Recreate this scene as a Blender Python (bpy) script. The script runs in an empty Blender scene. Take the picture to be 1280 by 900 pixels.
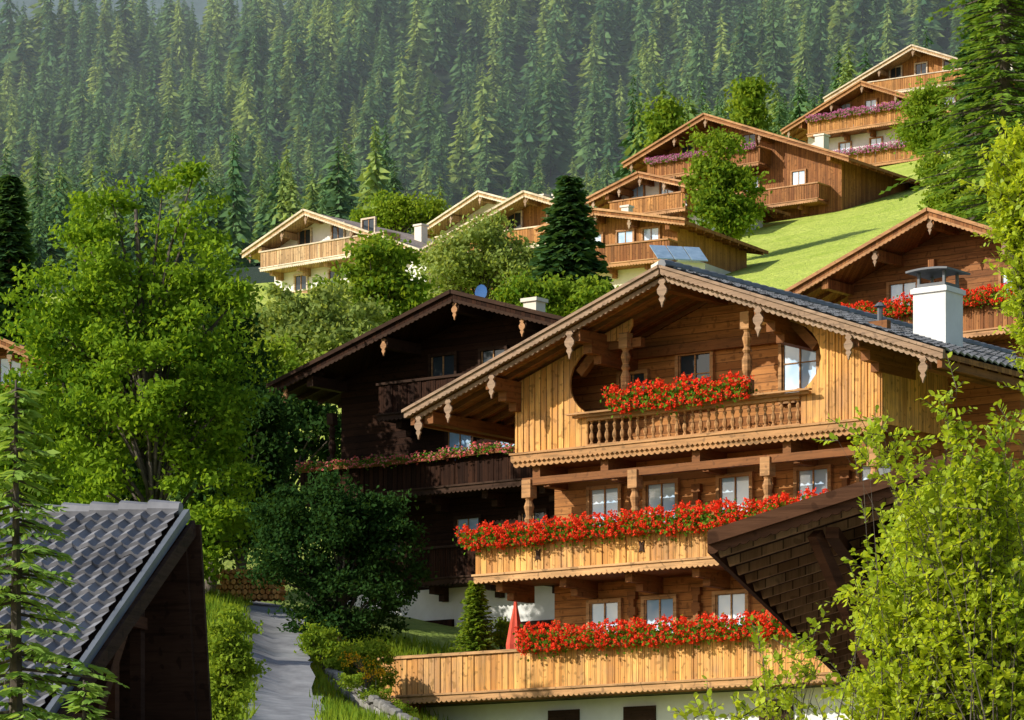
import bpy, math, random
import numpy as np
from mathutils import Vector, Matrix
R=random.Random(7); NR=np.random.default_rng(11)
F=4700.0; HZ=1200.0; CX=640.0
def at(px,py,Y): return Vector(((px-CX)/F*Y, Y, (HZ-py)/F*Y))
SC=bpy.context.scene; COL=SC.collection
# ---------------- terrain height -----------------
CP=[(-30,0,-2),(0,0,-1.7),(30,0,-2),(-20,30,-1.2),(0,30,-.8),(20,30,-.5),(-15,50,1.0),(-4,50,1.0),(10,50,1.0),
(-15,70,4.6),(-4.2,70,4.4),(8,70,3.0),(-12,85,7.2),(-5.4,85,6.7),(2,85,4.2),(10,85,4.6),(-3.4,91,6.1),(-6,92,7.9),
(-3.5,84,5.3),(-2.4,81,4.1),(-4.3,86.5,6.3),(-4.9,78,5.5),(-3.6,78,5.0),
(-6.6,100,9.3),(0,100,7.6),(10,100,9),(-15,100,10),(-8,115,12),(0,112,10.5),(14,118,14),(-22,115,13),
(10,165,29),(-10,165,25.5),(28,165,33),(-25,165,25),(-10,200,35.5),(5,190,34),(26,200,41),(-32,200,35),
(25,235,49.3),(8,235,45.5),(-30,235,41),(25,260,55),(42,260,58),(-30,260,45),(0,260,49),(30,300,61),(60,300,69),
(-60,400,71),(60,400,82),(0,400,76),(-90,650,112),(0,650,118),(90,650,127),(-140,1000,219),(-94,1000,229),(-40,1000,249),(0,1000,264),(130,1000,290),
(-160,1250,235),(0,1250,300),(160,1250,340),(-70,30,-4),(70,30,2),(-90,200,32),(90,200,55),(-200,650,104),(200,650,150),(-260,1000,200),(260,1000,320)]
CP=np.array(CP,float)
def _phi(r2): return np.where(r2>0, r2*np.log(r2+1e-9)*.5, 0)
_S=100.0
_P=CP[:,:2]/_S
_n=len(CP)
_A=np.zeros((_n+3,_n+3)); _d=((_P[:,None]-_P[None])**2).sum(-1)
_A[:_n,:_n]=_phi(_d)+np.eye(_n)*1e-4
_A[:_n,_n]=1;_A[:_n,_n+1:]=_P;_A[_n,:_n]=1;_A[_n+1:,:_n]=_P.T
_W=np.linalg.solve(_A,np.concatenate([CP[:,2],np.zeros(3)]))
def HH(x,y):
    q=np.stack([np.asarray(x,float).ravel(),np.asarray(y,float).ravel()],-1)/_S
    out=np.empty(len(q))
    for i in range(0,len(q),20000):
        s=q[i:i+20000]; d=((s[:,None]-_P[None])**2).sum(-1)
        X=s[:,0]*100;Y=s[:,1]*100; k=np.clip((Y-480)/150,0,1)
        out[i:i+20000]=_phi(d)@_W[:_n]+_W[_n]+s@_W[_n+1:]+k*(9*np.sin(X*.045+Y*.021)*np.sin(Y*.033-X*.012+1)+6*np.sin(X*.03-Y*.045+2))
    return out
def H(x,y): return float(HH([x],[y])[0])
# ---------------- materials -----------------
class G:
    def __init__(s,name):
        s.m=bpy.data.materials.new(name); s.m.use_nodes=True; s.t=s.m.node_tree
        s.b=s.t.nodes['Principled BSDF']; s.o=s.t.nodes['Material Output']
    def n(s,typ,**k):
        x=s.t.nodes.new(typ)
        for a,v in k.items(): setattr(x,a,v)
        return x
    def put(s,sock,v):
        if hasattr(v,'links'): s.t.links.new(v,sock)
        else: sock.default_value=v
    def ma(s,op,a,b=0.0):
        x=s.n('ShaderNodeMath',operation=op); s.put(x.inputs[0],a); s.put(x.inputs[1],b); return x.outputs[0]
    def mix(s,f,a,b,blend='MIX'):
        x=s.n('ShaderNodeMix',data_type='RGBA',blend_type=blend)
        s.put(x.inputs[0],f); s.put(x.inputs[6],a); s.put(x.inputs[7],b); return x.outputs[2]
    def noise(s,vec,scale,detail=3,rough=.55):
        x=s.n('ShaderNodeTexNoise'); s.put(x.inputs['Vector'],vec); x.inputs['Scale'].default_value=scale
        x.inputs['Detail'].default_value=detail; x.inputs['Roughness'].default_value=rough; return x.outputs['Fac']
    def mapr(s,v,a,b,c=0.,d=1.):
        x=s.n('ShaderNodeMapRange'); s.put(x.inputs[0],v)
        for i,q in enumerate((a,b,c,d)): x.inputs[i+1].default_value=q
        return x.outputs[0]
    def bump(s,h,st=.4,dist=.02):
        x=s.n('ShaderNodeBump'); x.inputs['Strength'].default_value=st; x.inputs['Distance'].default_value=dist
        s.put(x.inputs['Height'],h); s.put(s.b.inputs['Normal'],x.outputs[0])
def c4(c): return (c[0],c[1],c[2],1.)
def wood(name,ca,cb,pw=.16,mode='V',rough=.75,dark=.3,gap=.07,stain=.6,spec=.25,isl=.5,wea=None):
    g=G(name); tc=g.n('ShaderNodeTexCoord'); sp=g.n('ShaderNodeSeparateXYZ'); g.put(sp.inputs[0],tc.outputs['Object'])
    x,y,z=sp.outputs
    mp=g.n('ShaderNodeMapping'); g.put(mp.inputs[0],tc.outputs['Object'])
    if mode=='V': c=g.ma('ADD',x,y); mp.inputs['Scale'].default_value=(11,11,.7)
    elif mode=='H': c=z; mp.inputs['Scale'].default_value=(.8,.8,12)
    else: c=y; mp.inputs['Scale'].default_value=(.8,9,2)
    q=g.ma('DIVIDE',c,pw); fr=g.ma('FRACT',q); ix=g.ma('FLOOR',q)
    wn=g.n('ShaderNodeTexWhiteNoise',noise_dimensions='1D'); g.put(wn.inputs['W'],ix)
    n1=g.noise(mp.outputs[0],1.6,5,.7); n2=g.noise(tc.outputs['Object'],.8,4,.65)
    f=g.ma('ADD',g.ma('MULTIPLY',wn.outputs[0],.7),g.ma('MULTIPLY',g.mapr(n1,.3,.7),.5))
    col=g.mix(f,c4(ca),c4(cb))
    if gap: col=g.mix(g.mapr(wn.outputs[0],.68,.95,0,.6),col,c4([k*.40 for k in cb]))
    st=g.ma('MULTIPLY',g.mapr(n2,.40,.62,0,stain),g.mapr(n1,.3,.6,.3,1.))
    w_=wea or [k*dark for k in ca]
    col=g.mix(st,col,c4(w_))
    mp2=g.n('ShaderNodeMapping'); g.put(mp2.inputs[0],tc.outputs['Object']); mp2.inputs['Scale'].default_value=(14,14,.9) if mode=='V' else (1,1,14)
    n3=g.noise(mp2.outputs[0],1.,3,.65); col=g.mix(g.mapr(n3,.50,.66,0,.66),col,c4([k*.22 for k in ca]))
    kn=g.noise(tc.outputs['Object'],9,0); col=g.mix(g.mapr(kn,.68,.74,0,.6),col,c4([k*.2 for k in ca]))
    if isl:
        ge=g.n('ShaderNodeNewGeometry'); col=g.mix(g.mapr(ge.outputs['Random Per Island'],.0,1.,0,isl),col,c4((cb[0]*.6,cb[1]*.5,cb[2]*.45)))
    edge=g.ma('LESS_THAN',fr,gap); col=g.mix(g.ma('MULTIPLY',edge,.85),col,c4([k*.1 for k in ca]))
    g.put(g.b.inputs['Base Color'],col); g.b.inputs['Roughness'].default_value=rough; g.b.inputs['Specular IOR Level'].default_value=spec
    hgt=g.ma('ADD',g.ma('SUBTRACT',1.,edge),g.ma('MULTIPLY',n1,.5)); g.bump(hgt,.7,.025)
    return g.m
def plain(name,ca,cb=None,scale=3,rough=.8,metal=0,bump=.2,det=4,isl=0):
    g=G(name); cb=cb or [k*.7 for k in ca]; tc=g.n('ShaderNodeTexCoord')
    n=g.noise(tc.outputs['Object'],scale,det,.65); col=g.mix(g.mapr(n,.3,.7),c4(ca),c4(cb))
    if isl:
        ge=g.n('ShaderNodeNewGeometry'); col=g.mix(g.mapr(ge.outputs['Random Per Island'],0,1,0,isl),col,c4([k*.35 for k in cb]))
    g.put(g.b.inputs['Base Color'],col); g.b.inputs['Roughness'].default_value=rough; g.b.inputs['Metallic'].default_value=metal
    if bump: g.bump(n,bump,.03)
    return g.m
def leafm(name,ca,cb,tr=.35,big=.25,gloss=False):
    g=G(name); ge=g.n('ShaderNodeNewGeometry')
    n=g.noise(ge.outputs['Position'],big,1)
    f=g.ma('ADD',g.ma('MULTIPLY',ge.outputs['Random Per Island'],.6),g.mapr(n,.35,.7,0,.5))
    col=g.mix(f,c4(ca),c4(cb))
    if gloss:
        s_=g.b; g.put(s_.inputs['Base Color'],col); s_.inputs['Roughness'].default_value=.45; s_.inputs['Specular IOR Level'].default_value=.3
    else:
        s_=g.n('ShaderNodeBsdfDiffuse'); g.put(s_.inputs[0],col); g.t.nodes.remove(g.b)
    t=g.n('ShaderNodeBsdfTranslucent'); g.put(t.inputs[0],g.mix(.5,col,c4((min(1,cb[0]*1.9),min(1,cb[1]*1.7),cb[2]*.5))))
    ms=g.n('ShaderNodeMixShader'); ms.inputs[0].default_value=tr
    g.t.links.new(s_.outputs[0],ms.inputs[1]); g.t.links.new(t.outputs[0],ms.inputs[2]); g.t.links.new(ms.outputs[0],g.o.inputs[0])
    return g.m
M={}
M['gold']=wood('golden_board',(1.,.57,.17),(.78,.36,.09),.17,'V',stain=.85,wea=(.40,.24,.13))
M['goldH']=wood('golden_log_wall',(.74,.34,.10),(.42,.16,.04),.19,'H')
M['trim']=wood('carved_trim',(.80,.47,.21),(.46,.23,.09),3.,'H',gap=.0,stain=.5,isl=.2)
M['beam']=wood('brown_beam',(.44,.19,.06),(.26,.10,.03),3.,'H',gap=0)
M['grey']=wood('weathered_board',(.66,.48,.33),(.34,.22,.14),3.,'H',gap=0)
M['soffit']=wood('soffit_board',(.56,.27,.09),(.35,.14,.045),.16,'Y')
M['dark']=wood('dark_board',(.064,.025,.012),(.028,.012,.007),.17,'V',spec=.08)
M['darkY']=wood('dark_roof_board',(.075,.032,.016),(.04,.017,.009),.6,'Y',spec=.05,gap=.03)
M['darkH']=wood('dark_log_wall',(.060,.025,.012),(.028,.012,.007),.19,'H',spec=.08)
M['darkT']=wood('dark_trim',(.10,.055,.034),(.05,.026,.016),3.,'H',gap=0,spec=.1)
M['barnT']=wood('barn_trim',(.18,.085,.042),(.09,.04,.022),3.,'H',gap=0,spec=.1)
M['red']=wood('reddish_board',(.50,.22,.07),(.28,.10,.03),.16,'V')
M['redH']=wood('reddish_log_wall',(.44,.19,.065),(.25,.095,.03),.2,'H')
M['redT']=wood('reddish_trim',(.74,.42,.21),(.48,.24,.10),3.,'H',gap=0)
M['org']=wood('orange_board',(.72,.35,.11),(.46,.20,.06),.18,'V')
M['tan']=wood('tan_board',(.76,.52,.29),(.57,.35,.17),.2,'V')
M['tanT']=wood('pale_trim',(.94,.84,.68),(.80,.66,.48),3.,'H',gap=0)
M['white']=plain('white_plaster',(.84,.83,.80),(.70,.68,.64),1.2,.9)
M['cream']=plain('cream_plaster',(.82,.76,.64),(.70,.62,.50),1.2,.9)
M['slate']=plain('slate_tile',(.24,.245,.26),(.13,.135,.15),2.5,.6,bump=.3,isl=.35)
M['pantile']=plain('grey_pantile',(.31,.31,.33),(.16,.16,.18),1.5,.55,bump=.3,isl=.5)
M['rooftan']=wood('weathered_shingle',(.70,.58,.50),(.50,.40,.33),.3,'Y',stain=.3)
M['roofgrey']=wood('grey_shingle',(.22,.19,.17),(.12,.11,.10),.3,'Y')
M['metal']=plain('grey_metal',(.14,.145,.16),(.09,.095,.10),2,.6,.1,0)
M['zinc']=plain('zinc_flashing',(.20,.22,.25),(.13,.145,.17),2,.5,.3,0)
M['bark']=plain('bark',(.12,.095,.07),(.055,.045,.035),8,.95,bump=.8,det=2)
M['asphalt']=plain('asphalt',(.34,.34,.35),(.16,.16,.17),1.6,.9,det=8)
M['stone']=plain('field_stone',(.38,.36,.32),(.20,.185,.165),3,.95,bump=.8,isl=.7)
M['redcloth']=plain('red_cloth',(.80,.10,.05),(.55,.06,.03),3,.8)
M['bluem']=plain('blue_dish',(.02,.10,.30),(.02,.08,.22),3,.8)
M['solar']=plain('blue_grey_glass',(.30,.42,.56),(.20,.30,.42),3,.2,bump=0)
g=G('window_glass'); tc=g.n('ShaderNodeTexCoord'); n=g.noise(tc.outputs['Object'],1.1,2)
g.put(g.b.inputs['Base Color'],g.mix(g.mapr(n,.4,.6),c4((.34,.54,.80)),c4((.68,.80,.92)))); g.b.inputs['Roughness'].default_value=.06; g.b.inputs['Coat Weight'].default_value=1  # pale blue sky reflection painted into the pane colour
M['pane']=g.m
g=G('dark_glass'); g.b.inputs['Base Color'].default_value=(.03,.04,.05,1); g.b.inputs['Roughness'].default_value=.05; M['pane2']=g.m
M['leafA']=leafm('ash_leaf',(.04,.125,.014),(.28,.42,.035),.48)
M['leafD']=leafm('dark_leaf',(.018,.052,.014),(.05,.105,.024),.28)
M['leafY']=leafm('yellowgreen_leaf',(.24,.38,.02),(.58,.68,.05),.5,big=1.5,gloss=True)
M['leafM']=leafm('mid_leaf',(.07,.17,.018),(.29,.38,.04),.43)
M['leafP']=leafm('pale_leaf',(.15,.23,.06),(.36,.42,.12),.42)
M['leafG']=leafm('geranium_leaf',(.06,.16,.014),(.15,.30,.03),.3,big=4)
M['needle']=leafm('spruce_needle',(.026,.078,.034),(.10,.19,.055),.25,big=.12)
M['needleR']=leafm('larch_needle',(.05,.13,.024),(.25,.37,.06),.4,big=.3)
M['needleF']=leafm('forest_needle',(.035,.105,.055),(.17,.29,.10),.25,big=.05)
M['needleG']=leafm('forest_needle_light',(.12,.22,.07),(.36,.46,.12),.3,big=.05)
M['needleL']=leafm('young_spruce_needle',(.16,.31,.06),(.36,.50,.11),.4,big=2)
M['redf']=leafm('red_petal',(.85,.018,.01),(1.,.12,.05),.2,big=5)
M['pinkf']=leafm('pink_petal',(.62,.12,.38),(.80,.34,.62),.2,big=5)
M['mixf']=leafm('mixed_petal',(.80,.03,.04),(.95,.4,.42),.2,big=5)
M['yelf']=leafm('yellow_petal',(.75,.52,.02),(.8,.35,.02),.2,big=5)
def ground_mat():
    g=G('meadow_ground'); ge=g.n('ShaderNodeNewGeometry'); p=ge.outputs['Position']
    n=g.noise(p,.35,5,.7); n2=g.noise(p,3.,4,.75)
    col=g.mix(g.mapr(n,.3,.7),c4((.38,.50,.04)),c4((.64,.70,.13)))
    col=g.mix(g.mapr(n2,.4,.8,0,.8),col,c4((.20,.30,.03)))
    sp=g.n('ShaderNodeSeparateXYZ'); g.put(sp.inputs[0],p)
    col=g.mix(g.mapr(sp.outputs[1],100,135,.6,0),col,c4((.10,.17,.03)))
    col=g.mix(g.mapr(sp.outputs[1],60,66,1,0),col,c4((.20,.16,.12)))
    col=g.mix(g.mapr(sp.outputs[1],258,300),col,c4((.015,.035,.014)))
    g.put(g.b.inputs['Base Color'],col); g.b.inputs['Roughness'].default_value=.9
    g.bump(n2,.8,.3); return g.m
M['ground']=ground_mat()
g=G('far_mountain'); ge=g.n('ShaderNodeNewGeometry'); n=g.noise(ge.outputs['Position'],.02,8,.8)
g.put(g.b.inputs['Base Color'],g.mix(g.mapr(n,.40,.60),c4((.012,.035,.05)),c4((.05,.10,.11)))); g.b.inputs['Roughness'].default_value=1; M['mount']=g.m  # blue of distance haze put into the base colour, beyond the haze volume
# ---------------- mesh helpers -----------------
class MB:
    def __init__(s): s.v=[];s.f=[];s.mi=[]
    def poly(s,pts,m=0):
        b=len(s.v); s.v+= [tuple(p) for p in pts]; s.f.append(tuple(range(b,b+len(pts)))); s.mi.append(m)
    def hexa(s,p,m=0):
        b=len(s.v); s.v+=[tuple(q) for q in p]
        for f in ((0,3,2,1),(4,5,6,7),(0,1,5,4),(1,2,6,5),(2,3,7,6),(3,0,4,7)): s.f.append(tuple(b+i for i in f)); s.mi.append(m)
    def box(s,x0,x1,y0,y1,z0,z1,m=0):
        s.hexa([(x0,y0,z0),(x1,y0,z0),(x1,y1,z0),(x0,y1,z0),(x0,y0,z1),(x1,y0,z1),(x1,y1,z1),(x0,y1,z1)],m)
    def beam(s,p,q,w,h,m=0):
        p=Vector(p);q=Vector(q);d=(q-p).normalized(); up=Vector((0,0,1)) if abs(d.z)<.95 else Vector((0,1,0))
        a=d.cross(up).normalized()*w/2; b=a.cross(d).normalized()*h/2
        s.hexa([p-a-b,p+a-b,p+a+b,p-a+b,q-a-b,q+a-b,q+a+b,q-a+b],m)
    def ext(s,poly,v0,v1,m=0,tops=None,mt=0):
        n=len(poly); b=len(s.v); s.v+=[(u,v0,z) for u,z in poly]+[(u,v1,z) for u,z in poly]
        s.f.append(tuple(range(b,b+n))); s.mi.append(m); s.f.append(tuple(reversed(range(b+n,b+2*n)))); s.mi.append(m)
        for i in range(n):
            j=(i+1)%n; s.f.append((b+i,b+n+i,b+n+j,b+j)); s.mi.append(mt if tops and i in tops else m)
    def tube(s,p,q,r0,r1,n=7,m=0):
        p=Vector(p);q=Vector(q);d=(q-p).normalized(); up=Vector((0,0,1)) if abs(d.z)<.95 else Vector((0,1,0))
        a=d.cross(up).normalized();b=a.cross(d); k=len(s.v)
        for c,r in ((p,r0),(q,r1)):
            for i in range(n):
                t=2*math.pi*i/n; s.v.append(tuple(c+a*math.cos(t)*r+b*math.sin(t)*r))
        for i in range(n): s.f.append((k+i,k+(i+1)%n,k+n+(i+1)%n,k+n+i)); s.mi.append(m)
        s.f.append(tuple(k+i for i in reversed(range(n)))); s.mi.append(m)
        s.f.append(tuple(k+n+i for i in range(n))); s.mi.append(m)
    def lathe(s,x,y,prof,n=8,m=0):
        k=len(s.v)
        for r,z in prof:
            for i in range(n):
                t=2*math.pi*(i+.5)/n; s.v.append((x+math.cos(t)*r,y+math.sin(t)*r,z))
        for j in range(len(prof)-1):
            for i in range(n): s.f.append((k+j*n+i,k+j*n+(i+1)%n,k+(j+1)*n+(i+1)%n,k+(j+1)*n+i)); s.mi.append(m)
        s.f.append(tuple(k+i for i in reversed(range(n)))); s.mi.append(m)
        s.f.append(tuple(k+(len(prof)-1)*n+i for i in range(n))); s.mi.append(m)
    def mesh(s,name,mats,dz=0,smooth=False):
        me=bpy.data.meshes.new(name); me.from_pydata([(a,b,c-dz) for a,b,c in s.v],[],s.f)
        for m in mats: me.materials.append(m)
        me.polygons.foreach_set('material_index',s.mi)
        if smooth: me.polygons.foreach_set('use_smooth',[True]*len(s.f))
        me.update(); return me
def mkobj(name,data,parent=None,**props):
    o=bpy.data.objects.new(name,data); COL.objects.link(o)
    if parent: o.parent=parent
    for k,v in props.items(): o[k]=v
    return o
def fast(name,V,Fc,mats,mi=None,smooth=False):
    me=bpy.data.meshes.new(name); n=len(V); m,k=Fc.shape
    me.vertices.add(n); me.vertices.foreach_set('co',np.ascontiguousarray(V,dtype=np.float32).ravel())
    me.loops.add(m*k); me.loops.foreach_set('vertex_index',np.ascontiguousarray(Fc,dtype=np.int32).ravel())
    me.polygons.add(m); me.polygons.foreach_set('loop_start',np.arange(0,m*k,k,dtype=np.int32))
    for q in mats: me.materials.append(q)
    if mi is not None: me.polygons.foreach_set('material_index',np.asarray(mi,dtype=np.int32))
    if smooth: me.polygons.foreach_set('use_smooth',np.ones(m,dtype=bool))
    me.update(calc_edges=True); me.validate(); return me
class Thing:
    def __init__(s,name,loc,ang,label,cat,group=None):
        s.e=bpy.data.objects.new(name,None); COL.objects.link(s.e); s.e.location=loc; s.e.rotation_euler=(0,0,-ang)
        s.e['label']=label; s.e['category']=cat; s.z=loc[2]; s.e.empty_display_size=.5
        if group: s.e['group']=group
        s.M=Matrix.Translation(loc)@Matrix.Rotation(-ang,4,'Z')
    def add(s,mb,name,mats,parent=None,smooth=False,label=None):
        o=mkobj(name,mb.mesh(name,mats,s.z,smooth),parent or s.e)
        if label:o['label']=label
        return o
    def w(s,u,v,z): return s.M@Vector((u,v,z-s.z))
def scal(u0,u1,zf,t,d,per=.22):
    top=[(u0,zf(u0)),(u1,zf(u1))]; bot=[]
    if d<=0: return top+[(u1,zf(u1)-t),(u0,zf(u0)-t)]
    n=max(2,int(abs(u1-u0)/per))
    for i in range(n*4+1):
        f=i/(n*4); u=u1+(u0-u1)*f; bot.append((u,zf(u)-t-d*abs(math.sin(math.pi*f*n))))
    return top+bot
def tiles(mb,o,ac,dn,nA,nD,tw,tl,amp=.035,m=0,sm=4,st=.045):
    o=Vector(o);ac=Vector(ac).normalized();dn=Vector(dn).normalized();nm=ac.cross(dn)
    if nm.z<0:nm=-nm
    for r in range(nD):
        for c_ in range(nA):
            k=len(mb.v); j1=R.uniform(-.006,.006); j2=R.uniform(-.012,.012)
            for e,(s0,hh) in enumerate(((r*tl-.03,.0),((r+1)*tl,st),((r+1)*tl,.005))):
                for i in range(sm+1):
                    f=i/sm; w=amp*(math.sin(math.pi*2*(f+.1))*.8+.35*math.cos(4*math.pi*f))
                    p=o+ac*((c_+f*1.04)*tw)+dn*(s0+j2)+nm*(hh+w+j1+f*.004); mb.v.append(tuple(p))
            for e in range(2):
                for i in range(sm):
                    a=k+e*(sm+1)+i; mb.f.append((a,a+1,a+sm+2,a+sm+1)); mb.mi.append(m)
def window(T,u,z0,z1,w,v,fm,dark=False,mull=1,hb=False,sur=.09):
    a=MB(); a.box(u-w/2,u+w/2,v-.02,v+.02,z0,z1)
    p=T.add(a,'window',[M['pane2'] if dark else M['pane']])
    b=MB(); t=sur
    b.box(u-w/2-t,u-w/2,v-.10,v+.02,z0-t,z1+t); b.box(u+w/2,u+w/2+t,v-.10,v+.02,z0-t,z1+t)
    b.box(u-w/2,u+w/2,v-.10,v+.02,z1,z1+t); b.box(u-w/2-.04,u+w/2+.04,v-.14,v-.022,z0-t,z0-.001)
    T.add(b,'frame',[fm],p)
    c=MB()
    for i in range(mull):
        x=u-w/2+w*(i+1)/(mull+1); c.box(x-.018,x+.018,v-.05,v-.021,z0,z1)
    if hb: c.box(u-w/2,u+w/2,v-.048,v-.022,z0+(z1-z0)*.62-.012,z0+(z1-z0)*.62+.012)
    for x0,x1 in ((u-w/2,u-w/2+.035),(u+w/2-.035,u+w/2)): c.box(x0,x1,v-.052,v-.021,z0,z1)
    T.add(c,'sash',[M['trim']],p)
def boardrail(T,par,u0,u1,v,zb,h,bm,tm,pw=.17,vs=None,name='railing'):
    a=MB(); n=int((u1-u0)/pw)
    for i in range(n):
        x=u0+(u1-u0)*i/n; j=R.uniform(-.015,.015); a.box(x+.006,x+(u1-u0)/n-.006,v+j,v+.035+j,zb+.02,zb+h-.07)
    if vs:
        for x in (u0,u1):
            m=int((vs-v)/pw)
            for i in range(1,m):
                y=v+(vs-v)*i/m; a.box(x-.018,x+.018,y+.006,y+(vs-v)/m-.006,zb+.02,zb+h-.07)
    r=T.add(a,name,[bm],par)
    b=MB(); b.box(u0-.05,u1+.05,v-.06,v+.09,zb+h-.07,zb+h)
    if vs:
        for x in (u0,u1): b.box(x-.06,x+.06,v+.092,vs,zb+h-.07,zb+h-.002)
    T.add(b,'handrail',[tm],par)
def balcony(T,u0,u1,v0,v1,zf,h,bm,tm,fm,brk=2.0,pw=.17,sc=True,side=True):
    a=MB(); a.box(u0+.04,u1-.04,v0+.06,v1,zf-.12,zf)
    x=u0+.5
    while x<u1-.3:
        a.box(x-.1,x+.1,v0+.3,v1,zf-.34,zf-.121); a.box(x-.1,x+.1,v0+.75,v1,zf-.52,zf-.341); x+=brk
    o=T.add(a,'balcony',[fm])
    if sc:
        b=MB(); b.ext(scal(u0-.02,u1+.02,lambda u:zf+.02,.13,.05,.15),v0-.03,v0+.02)
        b.ext([(u0-.06,zf+.02),(u1+.06,zf+.02),(u1+.06,zf+.07),(u0-.06,zf+.07)],v0-.07,v0+.055)
        T.add(b,'fascia',[tm],o)
    boardrail(T,o,u0,u1,v0,zf+.05,h-.05,bm,tm,pw,v1 if side else None)
    return o
def quadcloud(P,L,W,up=.5,nr=NR,out=None):
    n=len(P); t=nr.normal(size=(n,3)); t/=np.linalg.norm(t,axis=1)[:,None]
    nn=nr.normal(size=(n,3)); nn[:,2]+=up
    if out is not None: nn+=out
    b=np.cross(nn,t); b/=np.linalg.norm(b,axis=1)[:,None]+1e-9
    L=np.broadcast_to(L,(n,))[:,None]; W=np.broadcast_to(W,(n,))[:,None]
    V=np.stack([P-t*L/2,P+b*W/2-t*L*.08,P+t*L/2,P-b*W/2-t*L*.08],1).reshape(-1,3)
    return V,np.arange(4*n).reshape(n,4)
FB={}
def flowermeshes(kind,mat,nh=210,nl=560,sp=1.):
    res=[]
    for k in range(4):
        b=MB(); b.hexa([(-.53,-.08,0),(.53,-.08,0),(.53,.08,0),(-.53,.08,0),(-.55,-.11,.19),(.55,-.11,.19),(.55,.11,.19),(-.55,.11,.19)])
        bm=b.mesh('planter',[M['beam']])
        n=nl; P=np.stack([NR.uniform(-.6,.6,n),NR.normal(-.08,.13,n),NR.normal(.20,.12*sp,n)],1)
        P[:,2]+=.04*np.sin(P[:,0]*9+k*2)
        V,Fc=quadcloud(P,.085,.075,.6); lm=fast('leaves',V,Fc,[M['leafG']])
        C=np.stack([NR.uniform(-.6,.6,nh),NR.normal(-.15,.12,nh),NR.uniform(-.05,.50,nh)*sp+.03],1)
        C[:,2]+=.05*np.sin(C[:,0]*9+k*2); C[:,1]=np.minimum(C[:,1],.12)
        q=10; P=(C[:,None]+NR.normal(0,.022,(nh,q,3))).reshape(-1,3); V,Fc=quadcloud(P,.048,.045,.3); fm=fast('blossoms',V,Fc,[mat])
        res.append((bm,lm,fm))
    FB[kind]=res
flowermeshes('red',M['redf']);flowermeshes('pink',M['pinkf'],170);flowermeshes('mix',M['mixf'],60,260,.8)
FL={'red':'long planter box overflowing with red geraniums on balcony rail','pink':'planter box with pink and purple petunias on balcony rail','mix':'planter box with red and pink geraniums on dark balcony'}
def flowers(T,u0,u1,v,z,kind,step=1.12,ang=0,s=1.0):
    n=max(1,round((u1-u0)/step)); d=(u1-u0)/n
    for i in range(n):
        ms=R.choice(FB[kind]); m=T.M@Matrix.Translation((u0+d*(i+.5),v,z-T.z+R.uniform(-.02,.02)))@Matrix.Diagonal((d/1.12,s,s*R.uniform(.9,1.15),1))
        o=mkobj('flower_box',ms[0]); o.matrix_world=m; o['label']=FL[kind]; o['category']='flower box'; o['group']='flower boxes along the balconies'
        a=mkobj('leaves',ms[1],o); b=mkobj('blossoms',ms[2],o)
# ---------------- vegetation -----------------
def crown_mesh(name,lobes,mat,leaf,ncl,lpc,clr,nr=NR):
    Ps=[];Os=[];cs=[]
    vol=[l[1]*l[2]*l[3] for l in lobes]; tv=sum(vol)
    for l,vv in zip(lobes,vol):
        c=np.array(l[0]); k=max(3,int(ncl*vv/tv))
        d=nr.normal(size=(k,3)); d/=np.linalg.norm(d,axis=1)[:,None]; rr=nr.uniform(.3,1.12,k)**.6
        C=c+d*rr[:,None]*np.array(l[1:4]); cs.append(C)
        for q in C:
            m=int(lpc*nr.uniform(.4,1.4)); r=clr*nr.uniform(.5,1.3)
            P=q+nr.normal(size=(m,3))*np.array([r,r,r*.6])*.55; Ps.append(P); Os.append(np.broadcast_to((q-c)/ (np.linalg.norm(q-c)+1e-6)*.6,P.shape))
    P=np.concatenate(Ps);O=np.concatenate(Os)
    V,Fc=quadcloud(P,leaf*nr.uniform(.7,1.3,len(P)),leaf*.62,.5,nr,O)
    return fast(name,V,Fc,[mat]),np.concatenate(cs)
def broadleaf(label,bpx,Y,lobes,mat,leaf=.15,ncl=120,lpc=160,clr=.6,tr=.2,name='broadleaf_tree',cat='tree',base=None,ry=None,limbs=22,group=None):
    bx=(bpx-CX)/F*Y; bz=(H(bx,Y) if base is None else base)-.1; k=Y/F
    L=[]
    for l in lobes:
        p=at(l[0],l[1],Y+(l[4] if len(l)>4 else 0)); r=l[2]*k; L.append(((p.x-bx,p.y-Y,p.z-bz),r,ry or r*.9,l[3]*k))
    e=bpy.data.objects.new(name,None); COL.objects.link(e); e.location=(bx,Y,bz); e['label']=label; e['category']=cat
    if group: e['group']=group
    me,C=crown_mesh('crown',L,mat,leaf,ncl,lpc,clr); mkobj('crown',me,e)
    mb=MB(); top=max(l[0][2] for l in L); segs=5; pts=[]
    cx=sum(l[0][0] for l in L)/len(L); cy=sum(l[0][1] for l in L)/len(L)
    for i in range(segs+1):
        f=i/segs; pts.append(Vector((cx*f+R.uniform(-.1,.1)*tr*3,cy*f,-.3+(top+.3)*f)))
    for i in range(segs): mb.tube(pts[i],pts[i+1],tr*(1-i/segs*.8),tr*(1-(i+1)/segs*.8),8)
    for i in NR.choice(len(C),min(limbs,len(C)),replace=False):
        c=Vector(C[i]); f=min(.9,max(.12,(c.z*.55)/top)); a=pts[int(f*segs)].lerp(pts[min(segs,int(f*segs)+1)],f*segs%1)
        mid=a.lerp(c,.5)+Vector((0,0,.12*(c-a).length)); mb.tube(a,mid,tr*.32,tr*.2,5); mb.tube(mid,c,tr*.2,tr*.06,5)
    mkobj('trunk',mb.mesh('trunk',[M['bark']],0,True),e)
    return e
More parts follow.
